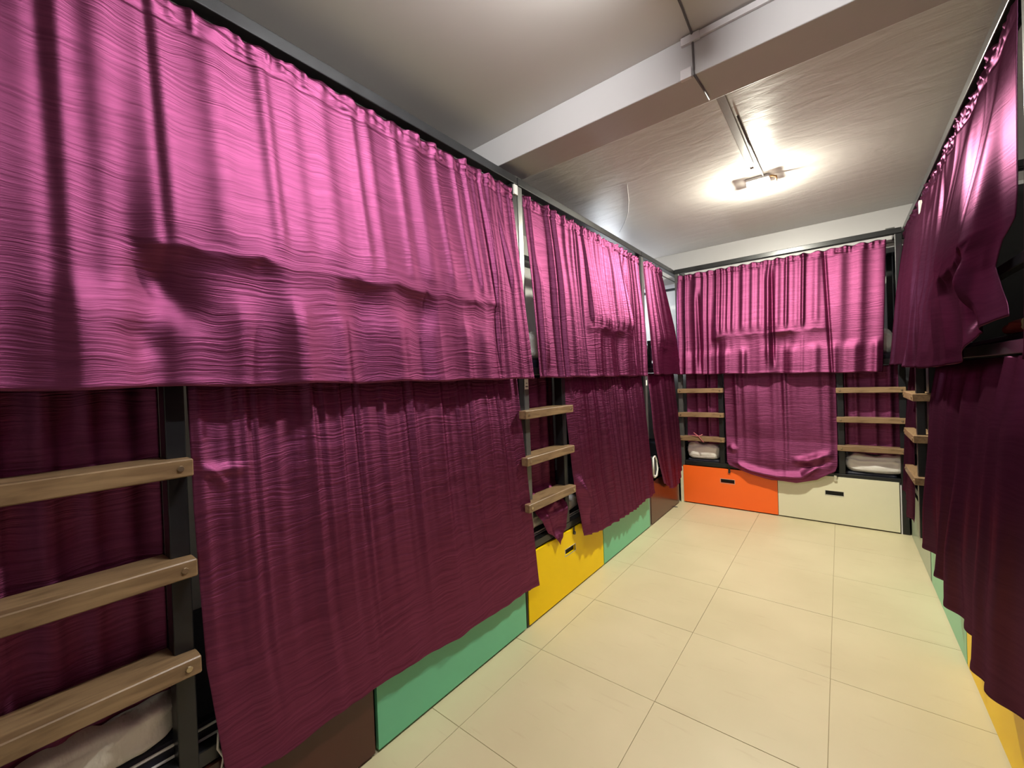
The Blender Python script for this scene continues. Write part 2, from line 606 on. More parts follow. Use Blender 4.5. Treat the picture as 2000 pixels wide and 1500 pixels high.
def bunk(front, s0, s1, label, drawers, ladders=(), guard=None, steel_post=True, low=0.425):
    """double bunk: four posts, rails at three levels, two bed boards, drawers below, ladder posts and rungs"""
    c = P(front, (s0 + s1) / 2, -DEPTH / 2, 0)
    t = empty('bunk_bed', c, label, 'bunk bed', 'steel bunk beds lining the dormitory')
    for s in (s0, s1 - 0.045):
        first = s == s0  # first front post is grey steel by default, the others black enamel
        fbox('post', front, s, s + 0.045, -0.05, -0.005, 0.0, 2.552, 'steel' if (first and steel_post) else 'black', t, 0.003)
        fbox('post', front, s, s + 0.045, -DEPTH, -DEPTH + 0.045, 0.0, 2.552, 'black', t, 0.003)
    fbox('top_rail', front, s0, s1, -0.055, 0.0, 2.554, 2.600, 'rail', t, 0.004)
    fbox('top_rail', front, s0, s1, -DEPTH, -DEPTH + 0.05, 2.554, 2.600, 'rail', t, 0.004)
    for s in (s0, s1 - 0.045):
        fbox('end_rail', front, s + 0.002, s + 0.043, -DEPTH + 0.051, -0.056, 2.556, 2.598, 'rail', t, 0.004)
    tube('curtain_rod', [P(front, s0 + 0.047, -0.03, 2.49), P(front, s1 - 0.047, -0.03, 2.49)], 0.006, 'steel', t)
    for zz in (1.455, low):
        fbox('side_rail', front, s0 + 0.046, s1 - 0.046, -0.047, -0.007, zz, zz + 0.045, 'black', t, 0.003)
        fbox('side_rail', front, s0 + 0.046, s1 - 0.046, -DEPTH + 0.003, -DEPTH + 0.04, zz, zz + 0.045, 'black', t, 0.003)
        fbox('bed_board', front, s0 + 0.048, s1 - 0.048, -DEPTH + 0.042, -0.049, zz + 0.01, zz + 0.028, 'black', t)
    if guard:
        fbox('guard_rail', front, guard[0], guard[1], -0.046, -0.012, 1.735, 1.77, 'black', t, 0.003)
        for s in (guard[0] + 0.001, guard[1] - 0.026):
            fbox('guard_post', front, s, s + 0.025, -0.042, -0.016, 1.501, 1.734, 'black', t)
    for d in drawers:
        drawer(front, *d[:5], parent=t, **(d[5] if len(d) > 5 else {}))
    for L in ladders:
        ps = L['posts']
        for p in ps:
            po = L['po'] if 'po' in L and p is ps[0] else (L['o0'] + 0.012 - 0.05 * ('po' in L), L['o1'] - 0.054 - 0.05 * ('po' in L))
            fbox('ladder_post', front, p[0], p[1], po[0], po[1], p[2] if len(p) > 2 else 0.472, 1.45, 'black', t, 0.003)
        for z1 in L['z']:
            rung(front, L['s'][0], L['s'][1], L['o0'], L['o1'], z1 - 0.047, z1, t, L['notch'])
    return t


RUNG_Z = (1.252, 0.986, 0.722)
A_ = bunk('left', -0.14, 1.905, 'nearest left bunk bed, maroon and mint drawers, ladder at the left picture edge',
          [(-0.09, 0.868, 0.012, 0.355, 'maroon'), (0.884, 1.846, 0.012, 0.355, 'mint')],
          [dict(posts=[(0.281, 0.326, 0.0)], o0=-0.075, o1=0.05, s=(-0.16, 0.328), z=(1.245, 0.972, 0.707), notch=(0.06, 0.047))],
          guard=(0.34, 1.85), low=0.36)
B_ = bunk('left', 1.91, 3.81, 'middle left bunk bed with yellow and green drawers and three wooden rungs',
          [(1.876, 2.828, 0.012, 0.414, 'yellow', dict(hasp=2.40, hasp_mat='rail')), (2.838, 3.80, 0.012, 0.405, 'mint')],
          [dict(posts=[(2.318, 2.363)], o0=-0.075, o1=0.05, s=(1.845, 2.368), z=RUNG_Z, notch=(0.065, 0.05))],
          guard=(2.52, 3.755))
C_ = bunk('left', 3.815, 5.72, 'left corner bunk bed with a maroon drawer beside the end wall',
          [(3.845, 4.705, 0.012, 0.405, 'maroon', dict(slot=False))], guard=(4.0, 4.7))
G_ = bunk('back', -1.425, 0.432, 'bunk bed across the end wall with orange and cream drawers and two ladders',
          [(-1.395, -0.507, 0.012, 0.415, 'orange', dict(hasp=-0.93, hasp_mat='rail')), (-0.503, 0.372, 0.012, 0.44, 'cream', dict(hasp=-0.055))],
          [dict(posts=[(-1.018, -0.972)], o0=-0.06, o1=0.045, s=(-1.42, -0.962), z=(1.268, 1.006, 0.745), notch=(0.0, 0.055)),
           dict(posts=[(-0.028, 0.02)], o0=-0.06, o1=0.045, s=(-0.034, 0.428), z=(1.256, 0.992, 0.735), notch=(0.055, 0.0))],
          guard=(-1.0, 0.0))
E_ = bunk('right', 1.87, 3.765, 'nearer right bunk bed with yellow and green drawers, mostly behind a long curtain',
          [(1.90, 2.806, 0.012, 0.405, 'yellow'), (2.816, 3.76, 0.012, 0.405, 'mint')], guard=(1.95, 3.2))
D_ = bunk('right', 3.77, 5.72, 'far right bunk bed in the corner, its short rungs seen end on',
          [(3.80, 4.70, 0.012, 0.405, 'sage', dict(slot=False))],
          [dict(posts=[(3.64, 3.685, 0.33), (4.02, 4.06, 0.33)], po=(0.022, 0.062), o0=-0.025, o1=0.085, s=(3.60, 4.08), z=(1.252, 0.988, 0.722), notch=(0.0, 0.0))],
          guard=(4.2, 4.7), steel_post=False)
F_ = bunk('right', -0.10, 1.865, 'right bunk bed beside the viewer, outside the picture', [(-0.07, 0.88, 0.012, 0.405, 'maroon'), (0.89, 1.86, 0.012, 0.405, 'orange')])
# pale boards closing the two inner corners
fbox('corner_strip', 'back', -1.428, -1.398, -0.02, 0.0, 0.0, 0.40, 'cream', G_)
fbox('corner_strip', 'back', 0.378, 0.43, -0.03, -0.012, 0.0, 0.42, 'whitepvc', G_)
# stickers
st = fbox('sticker', 'left', 1.912, 1.948, -0.004, -0.002, 1.372, 1.432, 'tag', B_)
tag(st, 'white paper sticker on the post')
fbox('printed_line', 'left', 1.918, 1.942, -0.002, -0.0015, 1.385, 1.391, 'ink', st)
fbox('printed_line', 'left', 1.922, 1.938, -0.002, -0.0015, 1.405, 1.409, 'ink', st)
tag(fbox('sticker', 'left', 3.82, 3.85, -0.004, -0.002, 1.335, 1.385, 'tag', C_), 'white paper sticker on the post')
tag(fbox('clip', 'left', 1.868, 1.90, -0.004, 0.006, 2.49, 2.545, 'tag', A_), 'white clip under the rail')
tag(fbox('clip', 'right', 3.765, 3.80, -0.004, 0.010, 2.42, 2.50, 'tag', D_), 'white clip under the rail')
fbox('added_dark_panel', 'right', 3.70, 3.715, -0.85, -0.052, 1.56, 2.45, 'black', E_)  # added unseen black board, makes the opening beside the upper curtain read dark
# rail joints
for par, f, s in ((B_, 'left', 1.93), (C_, 'left', 4.70), (G_, 'back', 0.36)):
    fbox('rail_joint', f, s - 0.03, s + 0.03, -0.04, -0.012, 2.601, 2.612, 'steel', par, 0.002)

# ------------------------------------------------------------------ curtains
def sst(a, b, x):
    t = np.clip((x - a) / (b - a), 0, 1)
    return t * t * (3 - 2 * t)


def ridges(s, rng, s0, s1, spacing, amp, width):
    """irregular pleats: crests of varying height and sharpness"""
    f = np.zeros_like(s)
    x = s0 + rng.uniform(0, spacing)
    while x < s1:
        w = width * rng.uniform(0.6, 1.5)
        a = amp * rng.uniform(0.45, 1.25)
        t = (s - x) / w
        f += a / (1 + np.abs(t) ** 2.6)
        x += spacing * rng.uniform(0.6, 1.5)
    return f


def seg_dist(S_, Z_, pts):
    """distance to a polyline in the cloth plane, and which side"""
    best = np.full(S_.shape, 1e9)
    sign = np.zeros(S_.shape)
    arc = np.zeros(S_.shape)
    run = 0.0
    for (a, b) in zip(pts, pts[1:]):
        ax, az = a; bx, bz = b
        dx, dz = bx - ax, bz - az
        t = np.clip(((S_ - ax) * dx + (Z_ - az) * dz) / (dx * dx + dz * dz), 0, 1)
        px, pz = ax + t * dx, az + t * dz
        d = np.hypot(S_ - px, Z_ - pz)
        cr = dx * (Z_ - az) - dz * (S_ - ax)
        u = d < best
        best = np.where(u, d, best)
        sign = np.where(u, np.sign(cr), sign)
        ln = math.hypot(dx, dz)
        arc = np.where(u, run + t * ln, arc)
        run += ln
    fd = min(0.22, run * 0.4)
    return best, sign, sst(0, fd, arc) * sst(0, fd, run - arc)


def interp(pts):
    xs = [p[0] for p in pts]
    ys = [p[1] for p in pts]
    return lambda x: np.interp(x, xs, ys)


def curtain(label, front, left, right, ztop, hem, seed, prof, rail=None, pleats=(), low=(), header=True,
            creases=(), wob=0.004, mat='fabric', du=0.006, dv=0.009, group=None, taper=None):
    """left/right: lists of (z, s) for the side edges; hem: list of (s, z); prof: list of (z, out)
    rail: dict(a,b,z,out,drop) where the cloth bellies over the guard rail
    pleats: (spacing, amp, width, s-range, z-top weight, z-bottom weight)"""
    rng = np.random.default_rng(seed)
    Lf, Rf = interp(sorted(left)), interp(sorted(right))
    hf = interp(sorted(hem))
    smin, smax = min(p[1] for p in left), max(p[1] for p in right)
    zmin = min(p[1] for p in hem)
    nu, nv = int((smax - smin) / du) + 1, int((ztop - zmin) / dv) + 1
    u = np.linspace(0, 1, nu)[None, :]
    v = np.linspace(0, 1, nv)[:, None]
    # first pass for the hem position of each column
    zb = hf(Lf(zmin) + (Rf(zmin) - Lf(zmin)) * u)
    Zg = ztop + (zb - ztop) * v
    Sg = Lf(Zg) + (Rf(Zg) - Lf(Zg)) * u
    Srest = smin + (smax - smin) * u + 0 * v
    pr_ = sorted(prof)
    O = np.interp(Zg, [p[0] for p in pr_], [p[1] for p in pr_])
    if rail:
        mk = sst(rail['a'] - 0.05, rail['a'] + 0.05, Sg) * (1 - sst(rail['b'] - 0.06, rail['b'] + 0.06, Sg))
        zr = rail['z'] + 0.005 * np.sin(Srest * 23 + seed) + 0.012 * ridges(Srest, rng, smin, smax, 0.12, 1.0, 0.02)
        if 'slope' in rail:
            zr = zr + rail['slope'] * (Sg - rail['a'])
        ab = np.clip((ztop - Zg) / (ztop - zr), 0, 1)
        O_ab = -0.018 + (rail['out'] + 0.018) * ab ** 1.1
        dr = rail['drop'] * (0.7 + 0.5 * np.sin(Srest * 9 + seed * 1.7) + 0.4 * np.sin(Srest * 21 + seed))
        dr = np.maximum(dr, 0.012)
        below = np.clip(zr - Zg, 0, None)
        O_be = rail['out'] - dr * (1 - np.exp(-below / 0.045)) + rail.get('flare', 0.0) * below
        Or = np.where(Zg >= zr, O_ab, O_be)
        O = O * (1 - mk) + Or * mk
        keep = 1 - mk * np.exp(-((Zg - zr) / 0.06) ** 2)
        under = mk * sst(0.0, 0.05, zr - Zg)
    else:
        keep = np.ones_like(Zg)
        under = np.zeros_like(Zg)
    for (sp, am, wd, sr, wt, wb) in pleats:
        f = ridges(Srest, rng, sr[0], sr[1], sp, am, wd)
        msk = sst(sr[0] - 0.05, sr[0] + 0.02, Srest) * (1 - sst(sr[1] - 0.02, sr[1] + 0.05, Srest))
        h = np.clip((ztop - Zg) / (ztop - zmin), 0, 1)
        O = O + f * msk * (wt + (wb - wt) * h) * keep * (1 - 0.8 * under)
    for (sp, am, wd, sr, za, zz) in low:
        f = ridges(Srest, rng, sr[0], sr[1], sp, am, wd)
        msk = sst(sr[0] - 0.05, sr[0] + 0.02, Srest) * (1 - sst(sr[1] - 0.02, sr[1] + 0.05, Srest))
        O = O + f * msk * sst(za, zz, -Zg + 2 * 0)[...] if False else O + f * msk * sst(0, za - zz, za - Zg)
    # slow billows
    for k in range(7):
        fs, fz, ph = rng.uniform(2, 16), rng.uniform(1, 7), rng.uniform(0, 6.28)
        O = O + wob * rng.uniform(0.2, 0.6) * np.sin(fs * Srest + fz * Zg + ph) * sst(0.0, 0.25, ztop - Zg)
    if header:
        hd = np.exp(-(np.clip(ztop - Zg, 0, None) / 0.055) ** 4)
        ru = ridges(Srest, rng, smin, smax, 0.042, 0.014, 0.011)
        O = O + ru * hd * (0.6 + 0.4 * np.sin(Zg * 160 + Srest * 37))
        O = O - 0.006 * np.exp(-((ztop - 0.062 - Zg) / 0.006) ** 2)
        Zg = Zg + 0.006 * hd * np.sin(Srest * 61 + seed) * np.exp(-((ztop - Zg) / 0.02) ** 2)
    for cr in creases:
        d, sg, fade = seg_dist(Sg, Zg, cr['p'])
        w = np.where(sg > 0, cr['w'], cr.get('w2', cr['w']))
        O = O + cr['a'] * np.exp(-(d / w) ** 2) * fade
    if taper:
        O = O * (0.08 + 0.92 * sst(taper[0], taper[1], Sg))
    # stitched hem: a slightly thicker band that kicks out
    hb = np.exp(-(((1 - v) * (ztop - zb)) / 0.022) ** 4)
    O = O + 0.002 * hb
    Zg = Zg + 0.003 * np.sin(Srest * 17 + seed) * v
    if front == 'left':
        X, Y = XL + O, Sg
    elif front == 'right':
        X, Y = XR - O, Sg
    else:
        X, Y = Sg, YB - O
    co = np.stack([X + 0 * Zg, Y + 0 * Zg, Zg], -1).reshape(-1, 3)
    c = co.mean(0)
    c[2] = co[:, 2].min()
    co = co - c
    idx = np.arange(nu * nv).reshape(nv, nu)
    q = np.stack([idx[:-1, :-1], idx[1:, :-1], idx[1:, 1:], idx[:-1, 1:]], -1).reshape(-1, 4)
    if front == 'left':
        q = q[:, ::1]
    else:
        q = q[:, ::-1] if front == 'right' else q
    me = bpy.data.meshes.new('curtain')
    me.vertices.add(len(co))
    me.vertices.foreach_set('co', co.astype(np.float32).ravel())
    me.loops.add(q.size)
    me.loops.foreach_set('vertex_index', q.astype(np.int32).ravel())
    me.polygons.add(len(q))
    me.polygons.foreach_set('loop_start', np.arange(0, q.size, 4, dtype=np.int32))
    me.polygons.foreach_set('use_smooth', np.ones(len(q), dtype=bool))
    me.update(calc_edges=True)
    me.validate()
    o = link('curtain', me, mat, None, c)
    md = o.modifiers.new('thickness', 'SOLIDIFY')
    md.thickness = 0.0022
    md.offset = 0
    return tag(o, label, 'curtain', group)


UP, LO = 'curtains of the upper bunks', 'curtains of the lower bunks'
HEM = 1.436
# nearest left, upper
curtain('large brightly lit plum curtain on the nearest left upper bunk', 'left',
        [(HEM, -0.13), (2.54, -0.13)], [(HEM, 1.925), (1.8, 1.90), (2.54, 1.855)], 2.522, [(-0.2, 1.442), (2, 1.432)], 3,
        [(2.55, -0.02), (2.0, 0.03), (1.43, 0.05)],
        rail=dict(a=0.24, b=1.62, z=1.81, out=0.075, drop=0.035, flare=0.04),
        pleats=[(0.10, 0.013, 0.028, (-0.2, 1.5), 1.0, 0.8), (0.055, 0.018, 0.014, (1.5, 1.95), 1.0, 0.7)],
        low=[(0.14, 0.022, 0.035, (-0.2, 1.6), 1.74, 1.62)],
        creases=[dict(p=[(1.60, 2.45), (1.64, 1.44)], a=0.012, w=0.008), dict(p=[(1.635, 2.4), (1.665, 1.44)], a=0.010, w=0.007),
                 dict(p=[(1.70, 2.45), (1.80, 1.85)], a=0.014, w=0.02, w2=0.012),
                 dict(p=[(0.08, 2.8), (0.10, 1.3)], a=-0.012, w=0.022), dict(p=[(0.27, 2.8), (0.29, 1.65)], a=-0.007, w=0.014),
                 dict(p=[(0.22, 1.80), (0.37, 1.58)], a=-0.028, w=0.045), dict(p=[(0.20, 1.62), (0.26, 1.50)], a=-0.010, w=0.035)], wob=0.006, group=UP)
# middle left, upper
curtain('pleated plum curtain on the middle left upper bunk, above the yellow drawer', 'left',
        [(HEM, 1.995), (2.1, 1.985), (2.54, 1.97)], [(HEM, 3.74), (2.54, 3.765)], 2.522, [(1.9, 1.436), (3.8, 1.425)], 11,
        [(2.55, -0.02), (2.0, 0.02), (1.43, 0.045)],
        rail=dict(a=2.62, b=3.42, z=1.78, out=0.07, drop=0.03, flare=0.06),
        pleats=[(0.12, 0.034, 0.022, (1.98, 2.62), 0.8, 1.0), (0.062, 0.024, 0.017, (2.5, 3.78), 0.8, 1.0)],
        creases=[dict(p=[(3.36, 2.5), (3.45, 1.44)], a=-0.035, w=0.03), dict(p=[(2.06, 2.2), (2.08, 1.44)], a=0.03, w=0.025)],
        wob=0.006, group=UP)
# left corner, upper
curtain('narrow plum curtain on the left corner upper bunk, pulled back from the corner post', 'left',
        [(HEM, 3.885), (2.0, 3.87), (2.54, 3.87)], [(HEM, 4.74), (1.75, 4.66), (2.45, 4.40)], 2.522, [(3.8, 1.436), (4.8, 1.43)], 19,
        [(2.55, -0.02), (1.9, 0.03), (1.43, 0.05)],
        rail=dict(a=4.05, b=4.62, z=1.70, out=0.055, drop=0.025),
        pleats=[(0.10, 0.026, 0.03, (3.88, 4.8), 1.0, 1.0)], group=UP)
# end wall, upper
curtain('plum curtain on the upper bunk across the end wall', 'back',
        [(HEM, -1.405), (2.55, -1.40)], [(1.38, 0.285), (2.54, 0.335)], 2.522, [(-1.45, 1.43), (0.3, 1.385)], 29,
        [(2.55, -0.02), (2.0, 0.03), (1.43, 0.05)],
        rail=dict(a=-1.02, b=-0.06, z=1.795, out=0.075, drop=0.035, flare=0.05),
        pleats=[(0.075, 0.024, 0.018, (-1.4, -0.1), 0.9, 0.8), (0.13, 0.02, 0.035, (-0.1, 0.34), 1.0, 0.8)],
        low=[(0.16, 0.025, 0.04, (-1.4, 0.3), 1.7, 1.6)],
        creases=[dict(p=[(-0.505, 2.5), (-0.50, 1.42)], a=-0.03, w=0.012), dict(p=[(-0.54, 2.5), (-0.54, 1.42)], a=0.018, w=0.02),
                 dict(p=[(-0.09, 2.6), (-0.05, 1.2)], a=-0.02, w=0.012), dict(p=[(-1.19, 2.4), (-1.17, 1.42)], a=-0.03, w=0.02)],
        wob=0.006, group=UP)
# right, nearer upper
curtain('dark shiny plum curtain on the nearer right upper bunk, hooked up at its near end', 'right',
        [(1.50, 1.945), (1.62, 1.99), (1.74, 2.06), (1.82, 2.02), (1.87, 1.95), (1.95, 1.935), (2.54, 1.925)], [(1.41, 3.72), (2.0, 3.72), (2.54, 3.745)], 2.522,
        [(1.9, 1.575), (2.25, 1.535), (2.45, 1.44), (2.7, 1.415), (3.75, 1.425)], 37,
        [(2.55, -0.02), (2.0, 0.04), (1.42, 0.10)],
        rail=dict(a=2.05, b=2.72, z=1.875, out=0.085, drop=0.045, slope=-0.14), taper=(1.88, 2.22),
        pleats=[(0.20, 0.020, 0.045, (1.9, 2.7), 0.5, 0.9), (0.17, 0.024, 0.035, (2.6, 3.8), 0.6, 1.2)],
        creases=[dict(p=[(2.16, 1.82), (2.22, 1.58)], a=0.03, w=0.03), dict(p=[(2.33, 1.80), (2.36, 1.50)], a=-0.04, w=0.05),
                 dict(p=[(2.98, 2.45), (2.9, 1.45)], a=-0.02, w=0.05), dict(p=[(3.3, 2.45), (3.25, 1.45)], a=0.02, w=0.04)],
        wob=0.008, mat='satin', group=UP)
# right, far upper
curtain('narrow plum curtain on the far right upper bunk beside the end curtain', 'right',
        [(1.43, 3.83), (2.54, 3.80)], [(1.43, 4.70), (2.54, 4.72)], 2.53, [(3.7, 1.44), (4.8, 1.44)], 41,
        [(2.55, -0.02), (2.0, 0.05), (1.43, 0.095)],
        pleats=[(0.12, 0.03, 0.03, (3.8, 4.8), 0.7, 1.0)], mat='satin', group=UP)

# nearest left, lower: behind the ladder, then the long one
curtain('shadowed plum curtain behind the nearest ladder rungs', 'left',
        [(0.5, -0.10), (1.44, -0.10)], [(0.5, 0.285), (1.44, 0.285)], 1.445, [(-0.2, 0.56), (0.3, 0.58)], 53,
        [(1.45, -0.11), (0.5, -0.10)], pleats=[(0.06, 0.022, 0.018, (-0.1, 0.3), 1.0, 0.6)], header=False, group=LO)
curtain('long dark plum curtain hanging over the nearest maroon and mint drawers', 'left',
        [(0.25, 0.385), (0.65, 0.345), (1.1, 0.335), (1.44, 0.335)], [(0.24, 1.935), (0.8, 1.885), (1.44, 1.845)], 1.448,
        [(0.3, 0.30), (0.55, 0.275), (0.88, 0.288), (1.29, 0.255), (1.6, 0.25), (1.95, 0.232)], 59,
        [(1.45, -0.03), (1.2, -0.012), (0.6, 0.018), (0.25, 0.028)],
        pleats=[(0.11, 0.016, 0.03, (0.3, 2.0), 0.9, 0.5), (0.05, 0.014, 0.013, (0.3, 2.0), 1.0, 0.0)], header=False,
        creases=[dict(p=[(0.36, 1.23), (0.42, 1.13)], a=0.012, w=0.012), dict(p=[(0.34, 1.2), (0.48, 1.19)], a=0.01, w=0.014)],
        group=LO)
# middle left, lower
curtain('plum curtain tail drooping to a point behind the middle left ladder', 'left',
        [(0.40, 2.12), (0.62, 1.99), (0.8, 1.96), (1.44, 1.955)], [(0.40, 2.26), (0.62, 2.33), (1.44, 2.33)], 1.445,
        [(1.9, 0.62), (2.0, 0.60), (2.12, 0.49), (2.2, 0.375), (2.26, 0.46), (2.33, 0.60)], 61,
        [(1.45, -0.10), (0.75, -0.09), (0.58, 0.008), (0.36, 0.012)],
        pleats=[(0.08, 0.02, 0.02, (1.9, 2.4), 1.0, 0.4)], header=False,
        creases=[dict(p=[(2.05, 0.60), (2.18, 0.66), (2.27, 0.60)], a=0.03, w=0.03), dict(p=[(2.16, 0.55), (2.2, 0.42)], a=-0.02, w=0.05)],
        group=LO)
curtain('plum curtain hanging over the yellow and green drawers of the middle left bunk', 'left',
        [(0.30, 2.47), (0.5, 2.44), (0.72, 2.39), (0.9, 2.38), (1.44, 2.365)], [(0.3, 3.775), (0.9, 3.76), (1.44, 3.72)], 1.448,
        [(2.4, 0.37), (2.5, 0.345), (2.62, 0.335), (2.85, 0.315), (3.3, 0.315), (3.8, 0.34)], 67,
        [(1.45, -0.03), (1.2, -0.01), (0.6, 0.03), (0.3, 0.05)],
        pleats=[(0.10, 0.024, 0.026, (2.4, 3.8), 0.9, 0.9), (0.05, 0.014, 0.012, (2.4, 3.8), 1.0, 0.2)], header=False,
        creases=[dict(p=[(2.40, 0.80), (2.48, 0.62), (2.5, 0.4)], a=0.04, w=0.028), dict(p=[(2.55, 0.7), (2.6, 0.36)], a=-0.02, w=0.03)],
        group=LO)
# left corner, lower
curtain('narrow plum curtain over the corner maroon drawer', 'left',
        [(0.30, 4.10), (0.6, 4.0), (0.9, 3.93), (1.44, 3.90)], [(0.25, 4.70), (0.55, 4.73), (1.44, 4.71)], 1.448,
        [(3.9, 0.42), (4.1, 0.36), (4.3, 0.26), (4.45, 0.24), (4.6, 0.33), (4.75, 0.42)], 71,
        [(1.45, -0.03), (1.0, 0.0), (0.3, 0.03)],
        pleats=[(0.14, 0.026, 0.035, (3.9, 4.8), 0.9, 1.0)], header=False, group=LO)
# end wall, lower
curtain('dark plum curtain behind the left ladder of the end bunk', 'back',
        [(0.7, -1.36), (1.44, -1.36)], [(0.7, -1.02), (1.44, -1.02)], 1.445, [(-1.4, 0.67), (-1.0, 0.66)], 73,
        [(1.45, -0.10), (0.65, -0.09)], pleats=[(0.08, 0.02, 0.02, (-1.4, -1.0), 1, 0.7)], header=False, group=LO)
curtain('draped plum curtain of the lower end bunk, sagging over the orange and cream drawers', 'back',
        [(0.34, -0.84), (0.50, -0.945), (0.75, -0.955), (1.44, -0.965)], [(0.34, -0.10), (0.55, -0.035), (0.75, -0.03), (1.44, -0.03)],
        1.448, [(-0.96, 0.585), (-0.86, 0.47), (-0.72, 0.395), (-0.55, 0.355), (-0.35, 0.355), (-0.2, 0.40), (-0.1, 0.49), (-0.02, 0.66)], 79,
        [(1.45, -0.03), (1.1, -0.025), (0.75, -0.01), (0.55, 0.025), (0.42, 0.035), (0.3, 0.02)],
        pleats=[(0.12, 0.018, 0.03, (-0.96, 0.0), 1.0, 0.2)], header=False,
        creases=[dict(p=[(-0.92, 0.52), (-0.75, 0.44), (-0.5, 0.395), (-0.3, 0.42), (-0.1, 0.60)], a=0.045, w=0.035, w2=0.02),
                 dict(p=[(-0.40, 0.56), (-0.25, 0.58), (-0.05, 0.66)], a=0.045, w=0.03),
                 dict(p=[(-0.35, 0.50), (-0.2, 0.52), (-0.06, 0.60)], a=-0.025, w=0.02),
                 dict(p=[(-0.93, 0.68), (-0.85, 0.60)], a=0.02, w=0.03)],
        group=LO)
curtain('dark plum curtain behind the right ladder of the end bunk', 'back',
        [(0.7, 0.02), (1.44, 0.02)], [(0.7, 0.40), (1.44, 0.40)], 1.445, [(0.0, 0.665), (0.4, 0.65)], 83,
        [(1.45, -0.10), (0.65, -0.09)], pleats=[(0.09, 0.02, 0.02, (0.0, 0.4), 1, 0.7)], header=False, group=LO)
curtain('plum curtain on the right upper bunk beside the viewer', 'right', [(1.43, -0.08), (2.54, -0.08)], [(1.43, 1.76), (2.54, 1.78)], 2.522,
        [(-0.2, 1.436), (2, 1.436)], 101, [(2.55, -0.02), (2.0, 0.02), (1.43, 0.04)], pleats=[(0.12, 0.025, 0.03, (-0.1, 1.9), 1.0, 1.0)],
        du=0.012, dv=0.02, mat='satin', group=UP)
curtain('plum curtain on the right lower bunk beside the viewer', 'right', [(0.3, -0.08), (1.44, -0.08)], [(0.3, 1.62), (1.44, 1.66)], 1.448,
        [(-0.2, 0.3), (2, 0.3)], 103, [(1.45, -0.03), (0.3, 0.03)], pleats=[(0.12, 0.025, 0.03, (-0.1, 1.9), 1.0, 1.0)],
        du=0.012, dv=0.02, header=False, mat='satin', group=LO)
# right, lower
curtain('very dark long plum curtain on the nearer right lower bunk, with a stepped hem', 'right',
        [(0.28, 1.86), (0.6, 1.90), (1.44, 1.90)], [(0.28, 3.50), (0.8, 3.52), (1.44, 3.55)], 1.448,
        [(1.8, 0.36), (1.95, 0.345), (2.2, 0.345), (2.5, 0.345), (3.0, 0.36), (3.3, 0.375), (3.55, 0.39)], 89,
        [(1.45, -0.04), (1.2, -0.01), (0.6, 0.015), (0.25, 0.015)],
        pleats=[(0.24, 0.055, 0.055, (1.85, 3.6), 0.4, 1.1)], header=False, wob=0.008, mat='satin', group=LO)
curtain('narrow plum curtain behind the end-on rungs of the far right bunk', 'right',
        [(0.3, 4.09), (1.44, 3.95)], [(0.4, 4.62), (1.44, 4.68)], 1.448, [(3.9, 0.26), (4.3, 0.34), (4.7, 0.50)], 97,
        [(1.45, -0.02), (0.9, 0.03), (0.3, 0.045)],
        pleats=[(0.12, 0.028, 0.03, (3.8, 4.8), 0.6, 1.0)], header=False, mat='satin', group=LO)


# ------------------------------------------------------------------ bedding
def pillow(name, cx, cy_, cz, lx, ly, lz, mat, seed, label, cat, rz=0.0, group=None, e=0.34, fold=1.0):
    """stuffed or bundled cloth: boxy cushion shape with creased, sagging surface"""
    bm = bmesh.new()
    bmesh.ops.create_uvsphere(bm, u_segments=72, v_segments=36, radius=1.0)
    off = Vector((seed * 3.7, seed * 1.3, 0))
    f = lambda a, p: math.copysign(abs(a) ** p, a)
    for v in bm.verts:
        d = v.co.copy()
        x, y, z = f(d.x, e), f(d.y, e), f(d.z, 0.55)
        p = Vector((x * lx / 2, y * ly / 2, z * lz / 2))
        q = Vector((p.x * 9, p.y * 9, p.z * 16)) + off
        n1 = noise.noise(q)
        n2 = 1 - abs(noise.noise(Vector((p.x * 16 + p.y * 9, p.y * 14, p.z * 30)) + off * 2)) * 2.2
        amt = fold * (0.035 * n1 + 0.022 * n2)
        top = 0.35 + 0.65 * min(1, max(0, z + 0.6))
        v.co = p + d.normalized() * amt * top * 0.55 + Vector((0, 0, lz * 0.10 * n1 * (z > 0)))
    bmesh.ops.rotate(bm, verts=bm.verts, cent=(0, 0, 0), matrix=Matrix.Rotation(rz, 3, 'Z'))
    lo = min(v.co.z for v in bm.verts)
    for v in bm.verts:
        v.co.z = max(v.co.z, lo + 0.012)                # flattened where it rests
    bmesh.ops.translate(bm, verts=bm.verts, vec=(cx, cy_, cz - lo - 0.012))
    o = bm_obj(name, bm, mat, None, smooth=True)
    return tag(o, label, cat, group)


def mattress(front, s0, s1, z, label, mat='navy', o0=-0.86, o1=-0.055, h=0.10, piping=True):
    a, b = P(front, s0, o0, z), P(front, s1, o1, z + h)
    bm = bmesh.new()
    add_box(bm, min(a[0], b[0]), max(a[0], b[0]), min(a[1], b[1]), max(a[1], b[1]), z, z + h, 0.022)
    o = bm_obj('mattress', bm, mat, None, smooth=False)
    tag(o, label, 'mattress', 'mattresses on the bunks')
    if piping:
        for zz in (z + 0.018, z + h - 0.018):
            p = tube('piping', [P(front, s0 + 0.02, o1 + 0.001, zz), P(front, (s0 + s1) / 2, o1 + 0.002, zz), P(front, s1 - 0.02, o1 + 0.001, zz)],
                     0.004, 'white_cloth', o, 6)
            tag(p, 'white piping')
    return o


